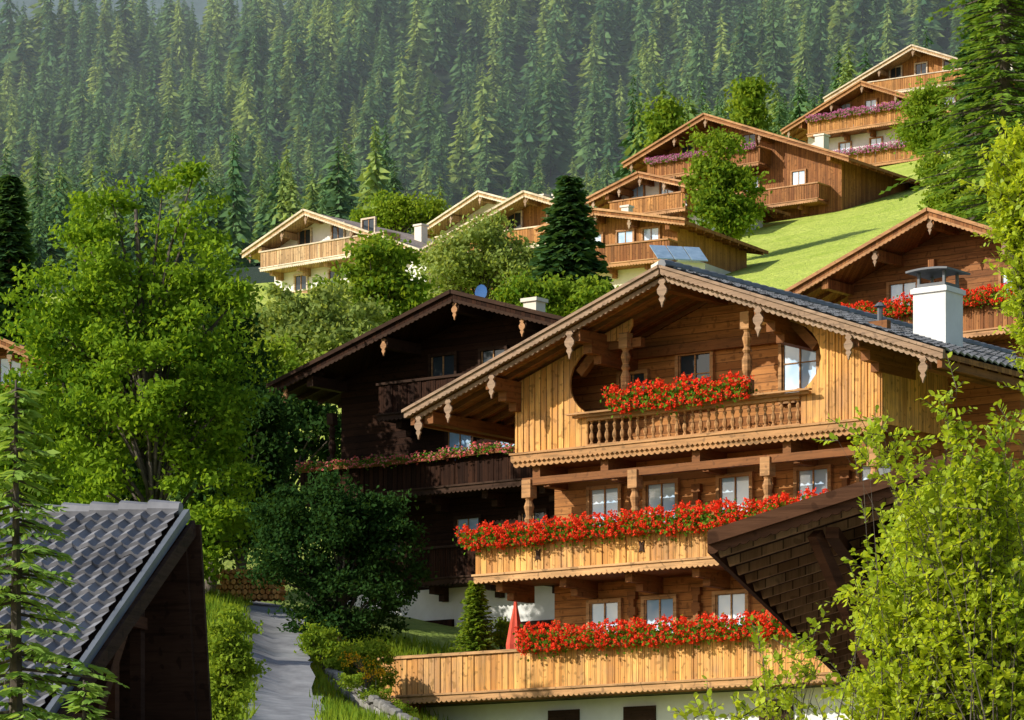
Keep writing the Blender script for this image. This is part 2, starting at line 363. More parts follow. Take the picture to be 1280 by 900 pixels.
def arching(label,bpx,Y,base,lobes,mat,nb=80,tw=9,lp=12,leaf=.07,tl=.35,r0=.02,name='bush',cat='bush',seed=3,spread=.3):
    nr=np.random.default_rng(seed); k=Y/F; bx=(bpx-CX)/F*Y
    e=bpy.data.objects.new(name,None); COL.objects.link(e); e.location=(bx,Y,base); e['label']=label; e['category']=cat
    vol=np.array([l[2]*l[3] for l in lobes],float); vol/=vol.sum(); LP=[];LT=[];LL=[];mb=MB()
    for b in range(nb):
        l=lobes[nr.choice(len(lobes),p=vol)]; c=at(l[0],l[1],Y); d=nr.normal(size=3); d/=np.linalg.norm(d); d*=nr.uniform(.2,1.0)**.5
        tip=np.array([c.x-bx+d[0]*l[2]*k,d[1]*l[2]*k,c.z-base+d[2]*l[3]*k]); o=np.array([nr.normal(0,spread),nr.normal(0,spread),0])
        m=o+(tip-o)*np.array([.35,.35,.65])+nr.normal(0,.06,3)
        bz=lambda t:(1-t)**2*o+2*t*(1-t)*m+t*t*tip
        pr=bz(0)
        for i in range(1,9):
            q=bz(i/8); mb.tube(pr,q,r0*(1.06-i/8.5),r0*(1.06-(i+1)/8.5)+.001,4); pr=q
        for j in range(tw):
            t=nr.uniform(.5,1.0) if j else 1.; p=bz(t); dr=bz(min(1,t+.02))-bz(max(0,t-.05)); dr/=np.linalg.norm(dr)+1e-9
            td=dr*nr.uniform(.2,.9)+nr.normal(0,.7,3)+np.array([0,0,.1]); td/=np.linalg.norm(td); L=tl*nr.uniform(.5,1.3)
            e2=p+td*L+np.array([0,0,-.1*L]); mb.tube(p,e2,.004,.002,3)
            n=lp; f=(np.arange(n)+nr.uniform(.2,.8,n))/n; P=p+(e2-p)*f[:,None]
            s=nr.normal(size=(n,3)); s-=np.outer(s@td,td); s/=np.linalg.norm(s,axis=1)[:,None]; dd=s*.8+td*.6; dd/=np.linalg.norm(dd,axis=1)[:,None]
            LP.append(P);LT.append(dd);LL.append(leaf*nr.uniform(.6,1.25,n)*(1.1-.35*f))
    P=np.concatenate(LP);D=np.concatenate(LT);Ln=np.concatenate(LL)[:,None]; n=len(P)
    nn=nr.normal(0,.55,(n,3)); nn[:,2]+=1; sd=np.cross(D,nn); sd/=np.linalg.norm(sd,axis=1)[:,None]+1e-9; up=np.cross(sd,D)
    V=np.stack([P,P+D*Ln*.3+sd*Ln*.27,P+D*Ln*.7+sd*Ln*.24-up*Ln*.02,P+D*Ln-up*Ln*.12,P+D*Ln*.7-sd*Ln*.24-up*Ln*.02,P+D*Ln*.3-sd*Ln*.27],1).reshape(-1,3)
    mkobj('crown',fast('crown',V,np.arange(6*n).reshape(n,6),[mat]),e); mkobj('trunk',mb.mesh('trunk',[M['bark']]),e)
def conifer_far(h,r,levels,per,nr):
    V=[];Fc=[]
    def tri(a,b,c):
        k=len(V); V.extend([a,b,c]); Fc.append((k,k+1,k+2))
    sk=nr.uniform(0,6.28)
    for i in range(levels):
        t=(i+.3)/levels; z=h*(.06+.92*t); rr=r*(1-t)**.75*(1+nr.uniform(-.22,.22))+.12
        a0=nr.uniform(0,6.28)
        for j in range(per):
            a=a0+6.283*j/per+nr.uniform(-.3,.3); l=rr*nr.uniform(.4,1.3)*(1+.2*math.cos(a-sk)); d=np.array([math.cos(a),math.sin(a),0]); s=np.array([-d[1],d[0],0])
            z_=z+nr.uniform(-.5,.5)*h/levels
            b=np.array([0,0,z_+.3*l]); dr=nr.uniform(.1,.5); tip=d*l+np.array([0,0,z_-dr*l]); w=l*nr.uniform(.18,.32)
            L=d*l*.55+s*w+np.array([0,0,z_-dr*l*.8]); Rr=d*l*.55-s*w+np.array([0,0,z_-dr*l*.8]); mid=d*l*.6+np.array([0,0,z_+.02*l])
            tri(b,L,mid);tri(b,mid,Rr);tri(mid,L,tip) if nr.random()<.5 else tri(mid,tip,Rr)
    V=np.array(V,float);Fc=np.array(Fc)
    k=len(V); V=np.vstack([V,[[.25,0,-2],[-.15,.2,-2],[-.15,-.2,-2],[0,0,h*1.02]]]); Fc=np.vstack([Fc,[[k,k+1,k+3],[k+1,k+2,k+3],[k+2,k,k+3]]])
    mi=np.zeros(len(Fc),int); mi[-3:]=1
    return V,Fc,mi
def conifer_near(h,r,levels,per,tw,nr,tl=.35,wd=.10,pow_=.8,droop=.3,lo=.05,rag=.27):
    P=[];D=[];Wd=[]; br=MB(); br.tube((0,0,-.5),(0,0,h*.5),h*.016+.02,h*.009+.01); br.tube((0,0,h*.5),(0,0,h),h*.009+.01,.008)
    for i in range(levels):
        t=(i+.5)/levels; z=h*(lo+(.99-lo)*t); rr=r*(1-t)**pow_*nr.uniform(1-rag*.5,1+rag*.5)+.05; a0=nr.uniform(0,6.28)
        for j in range(per):
            a=a0+6.283*j/per+nr.uniform(-.3,.3); l=rr*nr.uniform(.87-rag,.88+rag); d=np.array([math.cos(a),math.sin(a),0]); s=np.array([-d[1],d[0],0])
            zz=z+nr.uniform(-.5,.5)*h/levels
            def pt(f): return d*l*f+np.array([0,0,zz-droop*l*f*f+ .12*l*f])
            br.tube(pt(0),pt(.9),.006*h*.4+.004,.004,3)
            n=max(3,int(tw*(l/r)+2))
            for q in range(n):
                f=.15+.85*(q+nr.uniform(0,1))/n; b=pt(f); sl=tl*(1.15-f*.6)*nr.uniform(.7,1.2)
                for sg in (-1,1):
                    dd=d*.7+s*sg*.8+np.array([0,0,-.25-.3*nr.random()]); dd/=np.linalg.norm(dd); P.append(b);D.append(dd*sl);Wd.append(wd*nr.uniform(.7,1.2))
            P.append(pt(.8));D.append(d*tl*.8+np.array([0,0,-.1*tl]));Wd.append(wd)
    P=np.array(P);D=np.array(D);Wd=np.array(Wd)[:,None]; n=len(P)
    sd=np.cross(D,np.array([0,0,1.])+nr.normal(0,.4,(n,3))); sd/=np.linalg.norm(sd,axis=1)[:,None]+1e-9
    V=np.stack([P,P+D*.5+sd*Wd/2,P+D,P+D*.5-sd*Wd/2],1).reshape(-1,3)
    return V,np.arange(4*n).reshape(n,4),br
def near_spruce(label,px,Y,ytop,rpx,mat,levels=30,per=8,tw=7,tl=.35,wd=.12,pow_=.8,name='spruce_tree',base=None,droop=.3,lo=.05,seed=None,rag=.27):
    nr=np.random.default_rng(seed if seed is not None else int(px*7+Y+99)); x=(px-CX)/F*Y; z=H(x,Y) if base is None else base; h=(HZ-ytop)/F*Y-z
    V,Fc,br=conifer_near(h,rpx*Y/F,levels,per,tw,nr,tl,wd,pow_,droop,lo,rag)
    e=bpy.data.objects.new(name,None); COL.objects.link(e); e.location=(x,Y,z); e['label']=label; e['category']='tree'
    mkobj('crown',fast('crown',V,Fc,[mat]),e); mkobj('trunk',br.mesh('trunk',[M['bark']]),e); return e

# ================= GROUND =================
ys=np.concatenate([np.linspace(-15,130,170),np.linspace(133,320,70),np.linspace(330,1600,110)])
nx=130; V=[]
for y in ys:
    hw=60+.38*max(y,0); tt=np.linspace(-1,1,nx); V.append(np.stack([np.sign(tt)*np.abs(tt)**1.5*hw,np.full(nx,y)],1))
V=np.concatenate(V); Z=HH(V[:,0],np.minimum(V[:,1],1290)); V=np.column_stack([V,Z])
ii=np.arange(len(ys)-1)[:,None]*nx+np.arange(nx-1)[None]; Fc=np.stack([ii,ii+1,ii+nx+1,ii+nx],-1).reshape(-1,4)
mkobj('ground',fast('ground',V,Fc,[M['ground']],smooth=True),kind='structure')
ys=np.linspace(1700,5200,60); xs=np.linspace(-2600,2600,90); X,Yy=np.meshgrid(xs,ys)
Zm=(Yy-1700)*.62+150+120*np.sin(X*.004+1)+60*np.sin(X*.011+Yy*.004)+40*np.sin(X*.023-Yy*.013)
V=np.stack([X,Yy,Zm],-1).reshape(-1,3); ii=np.arange(59)[:,None]*90+np.arange(89)[None]; Fc=np.stack([ii,ii+1,ii+91,ii+90],-1).reshape(-1,4)
mkobj('mountain',fast('mountain',V,Fc,[M['mount']],smooth=True),kind='structure')
cl=[(-3.6,58),(-3.9,64),(-4.25,70),(-4.75,78),(-5.3,85),(-5.85,92),(-6.4,99),(-8.2,104),(-13,107),(-20,108)]
pts=[]
for i in range(len(cl)-1):
    for k in range(8):
        f=k/8; p0=cl[max(0,i-1)];p1=cl[i];p2=cl[i+1];p3=cl[min(len(cl)-1,i+2)]
        pts.append(tuple(.5*(2*p1[a]+(p2[a]-p0[a])*f+(2*p0[a]-5*p1[a]+4*p2[a]-p3[a])*f*f+(3*p1[a]-p0[a]-3*p2[a]+p3[a])*f**3) for a in (0,1)))
V=[];W2=.78
for i,p in enumerate(pts):
    q=pts[min(i+1,len(pts)-1)];o=pts[max(i-1,0)];d=Vector((q[0]-o[0],q[1]-o[1])).normalized();nn=Vector((-d.y,d.x))
    zc=H(*p); ed=NR.uniform(-.08,.08,2)
    for s in (-1,-.5,0,.5,1):
        w_=s*(W2+(ed[0] if s<0 else ed[1])); x=p[0]+nn.x*w_;y=p[1]+nn.y*w_; V.append((x,y,max(zc,H(x,y))+.06-.03*abs(s)))
ii=np.arange(len(pts)-1)[:,None]*5+np.arange(4)[None]; Fc=np.stack([ii,ii+1,ii+6,ii+5],-1).reshape(-1,4)
mkobj('road',fast('road',np.array(V),Fc,[M['asphalt']],smooth=True),kind='structure')
n=24000; gx=NR.uniform(-9,-1.5,n); gy=NR.uniform(66,102,n)
cx=np.interp(gy,[c[1] for c in cl[:7]],[c[0] for c in cl[:7]]); k_=np.abs(gx-cx)>.60+.12*np.sin(gy*2.3)+NR.uniform(0,.12,n); gx=gx[k_];gy=gy[k_]; gz=HH(gx,gy)
P=np.stack([gx,gy,gz+.02],1); n=len(P); D=NR.normal(0,.07,(n,3)); D[:,2]=NR.uniform(.12,.36,n); sd=NR.normal(0,1,(n,3)); sd[:,2]=0; sd/=np.linalg.norm(sd,axis=1)[:,None]
V=np.stack([P-sd*.03,P+sd*.03,P+D],1).reshape(-1,3)
mkobj('grass',fast('grass',V,np.arange(3*n).reshape(n,3),[M['leafM']]),kind='stuff')

# ================= MAIN HOUSE =================
A=math.atan2(.6,.8); SL=.356; ZA=15.83
T=Thing('timber_house',Vector((3.39,86,4.3)),A,'large golden timber chalet with flowered balconies and gabled roof','house')
rz=lambda u:ZA-SL*abs(u)
a=MB(); w=4.9
a.ext([(-w,6.35),(w,6.35),(w,rz(w)-.25),(0,ZA-.25),(-w,rz(w)-.25)],2.6,15)
a.ext([(w+.01,6.35),(7.0,6.35),(7.0,rz(7.0)-.25),(w+.01,rz(w)-.26)],4.2,15)
T.add(a,'wall',[M['goldH']])
a=MB(); a.box(-8.5,7.2,1.5,15,4.0,6.18)
T.add(a,'foundation',[M['white']],label='white plastered basement wall under the terrace')
for u in (-3.8,-1.6,2.2):
    a=MB(); a.box(u-.45,u+.45,1.44,1.52,5.3,5.95); T.add(a,'basement_window',[M['darkT']])
a=MB()
a.ext([(0,ZA+.0),(-7.44,rz(7.44)),(-7.44,rz(7.44)-.12),(0,ZA-.13)],0,16,0,[0],1)
a.ext([(0.001,ZA+.0),(7.44,rz(7.44)),(7.44,rz(7.44)-.12),(0.001,ZA-.13)],0,16,0,[0],1)
roof=T.add(a,'roof',[M['soffit'],M['slate']])
a=MB(); tiles(a,(0,.05,ZA+.05),(0,1,0),(1,0,-SL),53,23,.3,.345)
tiles(a,(0,.05,ZA+.05),(0,1,0),(-1,0,-SL),53,23,.3,.345)
for i in range(45): a.tube((0,.05+i*.36,ZA+.09),(0,.05+i*.36+.38,ZA+.10),.12,.14,8)
T.add(a,'roof_tiles',[M['slate']],roof,smooth=False,label='grey interlocking roof tiles')
a=MB()
for s in (-1,1):
    a.ext([(s*p[0],p[1]) for p in scal(0.02,7.5,lambda u:rz(u)+.07,.07,.0)],-.09,.0)
    a.ext([(s*p[0],p[1]) for p in scal(0.02,7.46,lambda u:rz(u)-.005,.12,.03,.13)],-.04,.05)
    a.ext([(s*p[0],p[1]) for p in scal(0.02,7.3,lambda u:rz(u)-.17,.08,.04,.15)],.12,.17)
T.add(a,'bargeboard',[M['grey']],roof)
for s in (-1,1):
    for u in (0.0,2.55,5.05,6.9):
        if u==0 and s>0: continue
        a=MB(); z=rz(u)-.13; a.box(s*u-.13,s*u+.13,.22,4,z-.36,z-.08)
        if u and u<6:
            a.box(s*u-.12,s*u+.12,.7,2.7,z-.58,z-.359); a.box(s*u-.11,s*u+.11,1.1,2.7,z-.78,z-.579)
        T.add(a,'purlin',[M['beam']],roof)
    a=MB(); k=.22
    while k<15.5:
        a.beam((s*.1,k,ZA-.13-.07),(s*7.35,k,rz(7.35)-.13-.05),.11,.13); k+=.6
    T.add(a,'rafters',[M['beam']],roof)
    a=MB(); a.box(s*7.30-.06,s*7.30+.06,.1,15.5,rz(7.3)-.36,rz(7.3)-.19); T.add(a,'eave_beam',[M['beam']],roof)
for pr_ in (((-3.6,1.465,14.475),(-1.5,1.465,14.475)),((-3.3,1.47,13.9),(-2.3,1.47,14.9)),((3.3,1.47,13.9),(2.3,1.47,14.9)),((-4.6,2.45,14.39),(4.6,2.45,14.39))):
    a=MB(); a.beam(pr_[0],pr_[1],.17,.22); T.add(a,'brace',[M['beam']])
a=MB(); a.box(3.36,4.24,5.6,6.4,14.0,15.80); a.box(3.31,4.29,5.55,6.45,15.66,15.77)
ch=T.add(a,'chimney',[M['white']],roof)
a=MB(); a.box(3.42,4.18,5.66,6.34,15.79,15.89)
for x,y in ((3.46,5.7),(4.14,5.7),(3.46,6.3),(4.14,6.3)): a.box(x-.03,x+.03,y-.03,y+.03,15.88,16.16)
n=8
for i in range(n):
    t0=-1+2*i/n;t1=-1+2*(i+1)/n
    f=lambda t:16.145+.04*(1-t*t)
    a.hexa([(3.8+t0*.56,5.45,f(t0)),(3.8+t1*.56,5.45,f(t1)),(3.8+t1*.56,6.55,f(t1)),(3.8+t0*.56,6.55,f(t0)),(3.8+t0*.56,5.45,f(t0)+.045),(3.8+t1*.56,5.45,f(t1)+.045),(3.8+t1*.56,6.55,f(t1)+.045),(3.8+t0*.56,6.55,f(t0)+.045)])
T.add(a,'chimney_cap',[M['metal']],roof)
a=MB(); a.tube((1.6,7,15.1),(1.6,7,15.75),.07,.07); a.tube((1.6,7,15.75),(1.6,7,15.85),.16,.05); T.add(a,'vent_pipe',[M['metal']],roof)
zb=12.0
def side(s):
    P=[(s*5.12,zb),(s*5.12,rz(5.12)-.2),(s*1.7,rz(1.7)-.2),(s*1.7,rz(1.7)-.36)]
    cx,cz,rx,rzz=2.35,13.66,1.15,.9
    for i in range(17):
        t=math.pi*.62-math.pi*1.12*i/16; u=cx+rx*math.cos(t); z=cz+rzz*math.sin(t)
        P.append((s*u,min(z,rz(u)-.36)))
    P+=[(s*2.98,12.82),(s*2.98,zb)]
    return P
for s in (-1,1):
    a=MB(); a.ext(side(s),1.3,1.36)
    if s<0: a.box(-5.12,-5.06,1.361,2.6,zb,rz(5.12)-.2)
    else: a.box(5.06,5.12,1.361,4.2,zb,rz(5.12)-.2)
    cl_=T.add(a,'loggia_cladding',[M['gold']])
    a=MB()
    for i in range(26):
        u=5.06-i*.17
        if u>3.65 : a.box(s*u-.02,s*u+.02,1.275,1.299,zb+.14,rz(u)-.3)
    T.add(a,'battens',[M['gold']],cl_)
a=MB(); a.box(-5.1,5.1,1.38,2.6,11.86,12.0)
for u in (-4.6,-2.6,0,2.5,4.6): a.box(u-.11,u+.11,1.45,2.6,11.55,11.859); a.box(u-.11,u+.11,1.9,2.6,11.35,11.549)
ub=T.add(a,'balcony',[M['beam']])
a=MB(); a.ext(scal(-5.18,5.18,lambda u:12.08,.14,.05,.14),1.2,1.26); a.ext(scal(-5.14,5.14,lambda u:11.96,.13,.05,.17),1.262,1.299); a.box(-5.2,5.2,1.16,1.298,12.081,12.13)
T.add(a,'fascia',[M['trim']],ub)
a=MB()
for i in range(27):
    u=-2.88+i*5.76/26; z0=12.14
    a.lathe(u,1.33,[(.05,z0),(.05,z0+.06),(.025,z0+.1),(.06,z0+.2),(.055,z0+.26),(.022,z0+.36),(.05,z0+.46),(.02,z0+.52),(.045,z0+.58)],6)
a.box(-2.97,2.97,1.24,1.42,12.72,12.80); a.box(-2.97,2.97,1.25,1.41,12.131,12.17)
a.box(-3.3,3.3,1.12,1.2405,12.80,12.86)
for u in (-3.1,-1.9,-.6,.7,2,3.1): a.box(u-.05,u+.05,1.0,1.3,12.861,12.92)
a.box(-3.4,3.4,.98,1.10,12.86,12.90)
T.add(a,'railing',[M['trim']],ub,label='turned wooden baluster railing')
def post(T,u,v,z0,z1,m,par=None,r=.13):
    a=MB(); h=z1-z0; a.box(u-r,u+r,v-r,v+r,z0,z0+h*.22); a.box(u-r,u+r,v-r,v+r,z1-h*.2,z1)
    a.lathe(u,v,[(r*.9,z0+h*.22),(r*.55,z0+h*.26),(r*1.0,z0+h*.33),(r*1.05,z0+h*.45),(r*.6,z0+h*.52),(r*.95,z0+h*.56),(r*.6,z0+h*.6),(r*1.0,z0+h*.7),(r*.6,z0+h*.77),(r*.9,z0+h*.8)],10)
    T.add(a,'post',[m],par)
for u in (-1.9,1.5): post(T,u,1.33,12.86,rz(u)-.45,M['trim'],None,.12)
for u in (-4.85,-1.75,1.95,4.8): post(T,u,1.5,9.35,11.5,M['trim'])
a=MB(); a.box(-5.0,5.0,1.42,1.62,11.36,11.545)
T.add(a,'carrier_beam',[M['beam']])
def pendant(T,u,v,zt,s=1.0,m='grey'):
    a=MB(); pr=[(.06,0),(.10,-.06),(.05,-.12),(.13,-.22),(.12,-.30),(.05,-.38),(.08,-.44),(.03,-.52),(0.005,-.62)]
    P=[(u+r*s,zt+z*s) for r,z in pr]+[(u-r*s,zt+z*s) for r,z in reversed(pr)]
    a.ext(P,v,v+.05); T.add(a,'pendant',[M[m]])
for u in (-7.1,-6.2,-2.62,0,2.62,5.0,6.9,-4.9): pendant(T,u,.06,rz(u)-.24,1.05 if abs(u)<3 else .9)
for u,z0,z1,ww,dk in ((-2.55,13.0,13.95,.72,True),(-.77,13.05,14.25,.9,True),(2.15,12.95,14.3,.95,False)): window(T,u,z0,z1,ww,2.6,M['trim'],dk,1,True)
for u in (-3.38,-1.73,.36,2.51,4.2): window(T,u,10.3,11.28,.84,2.6,M['trim'],False,1,False)
for u in (-3.38,-1.78,.25,2.3): window(T,u,7.5,8.55,.84,2.6,M['trim'],False,1,False)
for u in (-2.55,-.7,1.35,3.4):
    for z0_,z1_ in ((9.3,11.3),(6.5,8.8)):
        a=MB(); nz=int((z1_-z0_)/.19); L_=[];R_=[]
        for i in range(nz):
            w_=.12 if i%2 else .07; L_+=[(u-w_,z0_+i*.19),(u-w_,z0_+i*.19+.185)]; R_+=[(u+w_,z0_+i*.19),(u+w_,z0_+i*.19+.185)]
        a.ext(R_+L_[::-1],2.47,2.599); T.add(a,'log_ends',[M['beam']])
balcony(T,-6.1,6.4,1.0,2.6,9.2,.78,M['gold'],M['trim'],M['beam'],1.9)
o=balcony(T,-8.65,6.4,.5,1.5,6.35,1.02,M['gold'],M['trim'],M['beam'],30,side=False)
a=MB(); a.box(-8.6,-4.95,1.501,7.5,6.2,6.345); a.box(-4.955,6.4,1.501,2.59,6.2,6.343); T.add(a,'terrace_floor',[M['stone']])
a=MB()
for i in range(16): a.box(-8.67,-8.63,.62+i*.2,.62+i*.2+.19,6.4,7.3)
a.box(-8.72,-8.58,.6,3.9,7.301,7.37); T.add(a,'terrace_railing',[M['gold']])
for u in (-4.2,-1.2,1.7,4.4):
    a=MB(); P=[(u+.11*math.cos(t)*(1 if i%2 else .45),9.62+.2*math.sin(t)*(1 if i%2 else .45)) for i,t in enumerate([k*math.pi/4 for k in range(8)])]
    a.ext(P,.962,.985); T.add(a,'ornament',[M['darkT']])
flowers(T,-2.1,1.75,1.05,12.84,'red')
flowers(T,-6.3,6.2,.84,9.90,'red')
flowers(T,-4.15,6.0,.34,7.30,'red')
P=T.w(-5.85,2.3,6.35)
e=Thing('parasol',P,0,'closed red parasol standing on the terrace','parasol')
a=MB(); a.tube((0,0,P.z),(0,0,P.z+2.35),.025,.02,8); a.tube((0,0,P.z),(0,0,P.z+.08),.22,.2,12); e.add(a,'pole',[M['metal']])
a=MB(); n=14
prof=[(.17,.62),(.21,.75),(.18,1.1),(.19,1.3),(.12,1.8),(.05,2.2),(.015,2.5)]
for r_,z in prof:
    for i in range(n): t=2*math.pi*i/n; q=r_*(1+.25*(i%2)); a.v.append((q*math.cos(t),q*math.sin(t),P.z+z))
for j in range(len(prof)-1):
    for i in range(n): a.f.append((j*n+i,j*n+(i+1)%n,(j+1)*n+(i+1)%n,(j+1)*n+i)); a.mi.append(0)
e.add(a,'canopy',[M['redcloth']])
P=T.w(-7,2.2,6.35)
V,Fc,br=conifer_near(2.95,.66,54,14,5,NR,.15,.08,.6,.0,.02)
e=bpy.data.objects.new('conical_shrub',None);COL.objects.link(e);e.location=P;e['label']='neat cone shaped green arborvitae on the terrace';e['category']='shrub'
mkobj('crown',fast('crown',V,Fc,[M['leafM']]),e);mkobj('trunk',br.mesh('trunk',[M['bark']]),e)

# ================= GENERIC CHALETS =================
def chalet(label,px,py,Y,ang,wl,wr,sl,L,zb,m,stor,ov=1.4,wi=1.3,base_h=2.4,chim=None,name='chalet',thick=.16,wide=.17,sd=.035):
    P=at(px,py,Y); za=P.z; T=Thing(name,Vector((P.x,P.y,zb)),ang,label,'house')
    z=lambda u:za-sl*abs(u)
    a=MB(); wl_,wr_=wl-wi,wr-wi
    a.ext([(-wl_,zb+base_h+.001),(wr_,zb+base_h+.001),(wr_,z(wr_)-thick-.02),(0,za-thick-.02),(-wl_,z(wl_)-thick-.02)],ov,L-ov*.6)
    T.add(a,'wall',[M[m['wall']]])
    a=MB(); a.box(-wl_-.04,wr_+.04,ov-.04,L-ov*.6+.04,zb-4,zb+base_h); T.add(a,'ground_floor_wall',[M[m['base']]])
    a=MB(); a.ext([(0,za),(-wl,z(wl)),(-wl,z(wl)-thick),(0,za-thick)],0,L,0,[0],1); a.ext([(.001,za),(wr,z(wr)),(wr,z(wr)-thick),(.001,za-thick)],0,L,0,[0],1)
    rf=T.add(a,'roof',[M[m['under']],M[m['roof']]])
    a=MB()
    for s,w_ in ((-1,wl),(1,wr)):
        a.ext([(s*p[0],p[1]) for p in scal(0.02,w_+.05,lambda u:z(u)+.09,.11,0)],-.09,0)
        a.ext([(s*p[0],p[1]) for p in scal(0.02,w_,lambda u:z(u)-.03,.20,sd,.16)],.001,.05)
    T.add(a,'bargeboard',[M[m['trim']]],rf)
    for u in (0,-wl*.38,wr*.38,-wl_+.1,wr_-.1):
        a=MB(); a.box(u-.12,u+.12,.15,ov+.2,z(u)-thick-.36,z(u)-thick-.05); T.add(a,'purlin',[M[m['beam']]],rf)
    for s,w_ in ((-1,wl),(1,wr)):
        a=MB(); k=.4
        while k<L-.3: a.beam((s*w_*.75,k,z(w_*.75)-thick-.06),(s*(w_-.05),k,z(w_)-thick-.05),.1,.12); k+=.9
        T.add(a,'rafters',[M[m['beam']]],rf)
    if chim:
        for (cu,cv,chh,cw) in chim:
            a=MB(); zc=z(cu); a.box(cu-cw,cu+cw,cv-cw,cv+cw,zc-.3,zc+chh); a.box(cu-cw-.06,cu+cw+.06,cv-cw-.06,cv+cw+.06,zc+chh-.001,zc+chh+.1)
            T.add(a,'chimney',[M['cream']],rf)
    for s in stor:
        zf=za-s['d']
        if s.get('b'):
            u0,u1,dep=s['b']; balcony(T,u0,u1,ov-dep,ov,zf,.95,M[s.get('rail',m['rail'])],M[m['trim']],M[m['beam']],2.0,wide)
            if s.get('f'): flowers(T,u0+.1,u1-.1,ov-dep-.16,zf+.80,s['f'],s=s.get('fs',.8))
        for u in s.get('w',()): window(T,u,zf+s.get('wz',(.95,2.0))[0],zf+s.get('wz',(.95,2.0))[1],s.get('ww',.85),ov if zf>zb+base_h-.5 else ov-.04,M[m['trim']],s.get('dk',False),1)
        for u in s.get('p',()): post(T,u,ov-.9,zf+.9,zf+2.5,M[m['beam']],None,.11)
    for u in (0,-wl*.38,-wl+.5,wr*.38): pendant(T,u,.1,z(u)-.25,.8,'grey' if m['trim']!='darkT' else 'redT')
    return T
mdark=dict(wall='darkH',base='white',under='dark',roof='darkT',trim='darkT',beam='darkT',rail='dark')
DH=chalet('dark weathered timber farmhouse with flower balcony and white basement',565,366,105,A,6.7,6.2,.30,15,8.0,mdark,[
 dict(d=3.1,b=(-3.2,3.2,1.0),w=(-1.6,.2,2.0),dk=True,wz=(.6,1.7)),
 dict(d=5.35,b=(-6.0,5.0,1.15),f='mix',fs=.66,w=(-1.0,.8,3),dk=False,wz=(.9,1.8),p=(-5,)),
 dict(d=7.9,b=(-2.0,4.6,1.0),w=(-.7,),wz=(.9,1.8),ww=.8),
 dict(d=7.9,w=(-3.6,1.6,3.4),dk=True,wz=(.9,1.8),ww=.8)],ov=1.7,base_h=2.6,chim=[(1.75,1.5,.28,.22)])
a=MB(); a.box(-2.2,-1.2,1.55,1.655,7.6,9.7); o=DH.add(a,'door',[M['dark']])
a=MB(); a.box(.6,3.4,1.6,1.655,8.0,9.5); DH.add(a,'garage_door',[M['darkT']])
Q=DH.w(.12,1.3,DH.e.location.z); zz=at(565,366,105).z-.03
D=Thing('satellite_dish',Vector((Q.x,Q.y,zz)),A,'small blue satellite dish on dark farmhouse roof','satellite dish')
a=MB(); a.tube((0,0,zz),(0,0,zz+.2),.03,.03); D.add(a,'pole',[M['metal']])
a=MB()
for j in range(4):
    for i in range(12):
        def pp(j,i): r_=.22*j/4; t=6.283*i/12; return (r_*math.cos(t),-.1-r_*r_*.5,zz+.2+r_*math.sin(t))
        a.poly([pp(j,i),pp(j+1,i),pp(j+1,i+1),pp(j,i+1)])
D.add(a,'dish',[M['bluem']])
mred=dict(wall='redH',base='cream',under='red',roof='roofgrey',trim='redT',beam='red',rail='red')
chalet('brown timber chalet with red geranium balcony and carved gable',1160,263,118,A,5.3,7.0,.385,14,14.2,dict(mred,roof='slate'),[
 dict(d=3.9,b=(-3.6,6.5,1.2),f='red',fs=.95,w=(-1.9,2.2,4.3),wz=(.9,2.05),ww=1.0,p=(-.3,))],ov=1.7)
chalet('reddish roofed timber house partly hidden behind trees',-30,412,128,math.radians(20),4.5,3.2,.42,9,13.5,dict(mred,roof='roofgrey'),[
 dict(d=2.8,b=(-3,2,1.),w=(-1,.6,1.6))])
mtan=dict(wall='tan',base='white',under='tan',roof='rooftan',trim='tanT',beam='tan',rail='tan')
chalet('pale wooden chalet with cream balconies on the slope',380,263,200,math.radians(40),4.6,8.6,.38,14,31.5,dict(mtan,wall='white'),[
 dict(d=2.7,b=(-3.4,5.6,1.2),w=(-1.2,1.2,3.4),dk=True),dict(d=5.1,b=(-3.5,5.8,1.2),w=(-1.5,1,3.5),dk=True)],chim=[(3.0,6,.8,.25)],wi=1.1,base_h=1.5)
chalet('tan timber chalet with steep pale gable boards',655,240,192,math.radians(34),6.8,6.6,.36,12,31.0,dict(mtan,wall='org',base='cream',rail='org'),[
 dict(d=2.7,b=(-3.8,3.8,1.1),w=(-1.5,1,),dk=True),dict(d=5.1,b=(-3.8,3.8,1.1),w=(-2,0,2),dk=False)],chim=[(-.5,4,.7,.22),(1.8,7,.8,.22)],base_h=1.6)
chalet('small tan chalet roof peeking above the trees',598,240,222,math.radians(44),6.4,4.6,.33,9,31,dict(mtan,wall='white'),[dict(d=3,b=(-4,3,1.),w=(-1,1),dk=True)],chim=[(1.5,4,.6,.22)])
chalet('low brown timber house with wide dark roof and deck',742,262,180,math.radians(30),3.2,4.9,.2,9,31.2,dict(mred,wall='org'),[
 dict(d=2.7,b=(-1.8,4.0,1.0),w=(-.5,1.2,2.6),wz=(.8,1.7))],ov=1.0,wi=.9)
q=at(852,312,168); GA=Thing('greenhouse',Vector((q.x,q.y,q.z-1.6)),math.radians(-15),'low garden shed with sloping blue grey glass panels','greenhouse')
a=MB(); a.ext([(-1.0,q.z-2.2),(1.2,q.z-2.2),(1.2,q.z-.5),(-1.0,q.z-.5)],.3,1.4); GA.add(a,'wall',[M['cream']])
for i in range(3):
    x=-1.1+i*.8; a=MB(); a.hexa([(x,0,q.z-.47),(x+.74,0,q.z-.47),(x+.74,1.3,q.z+.35),(x,1.3,q.z+.35),(x,0,q.z-.42),(x+.74,0,q.z-.42),(x+.74,1.3,q.z+.40),(x,1.3,q.z+.40)]); GA.add(a,'glass_panel',[M['solar']])
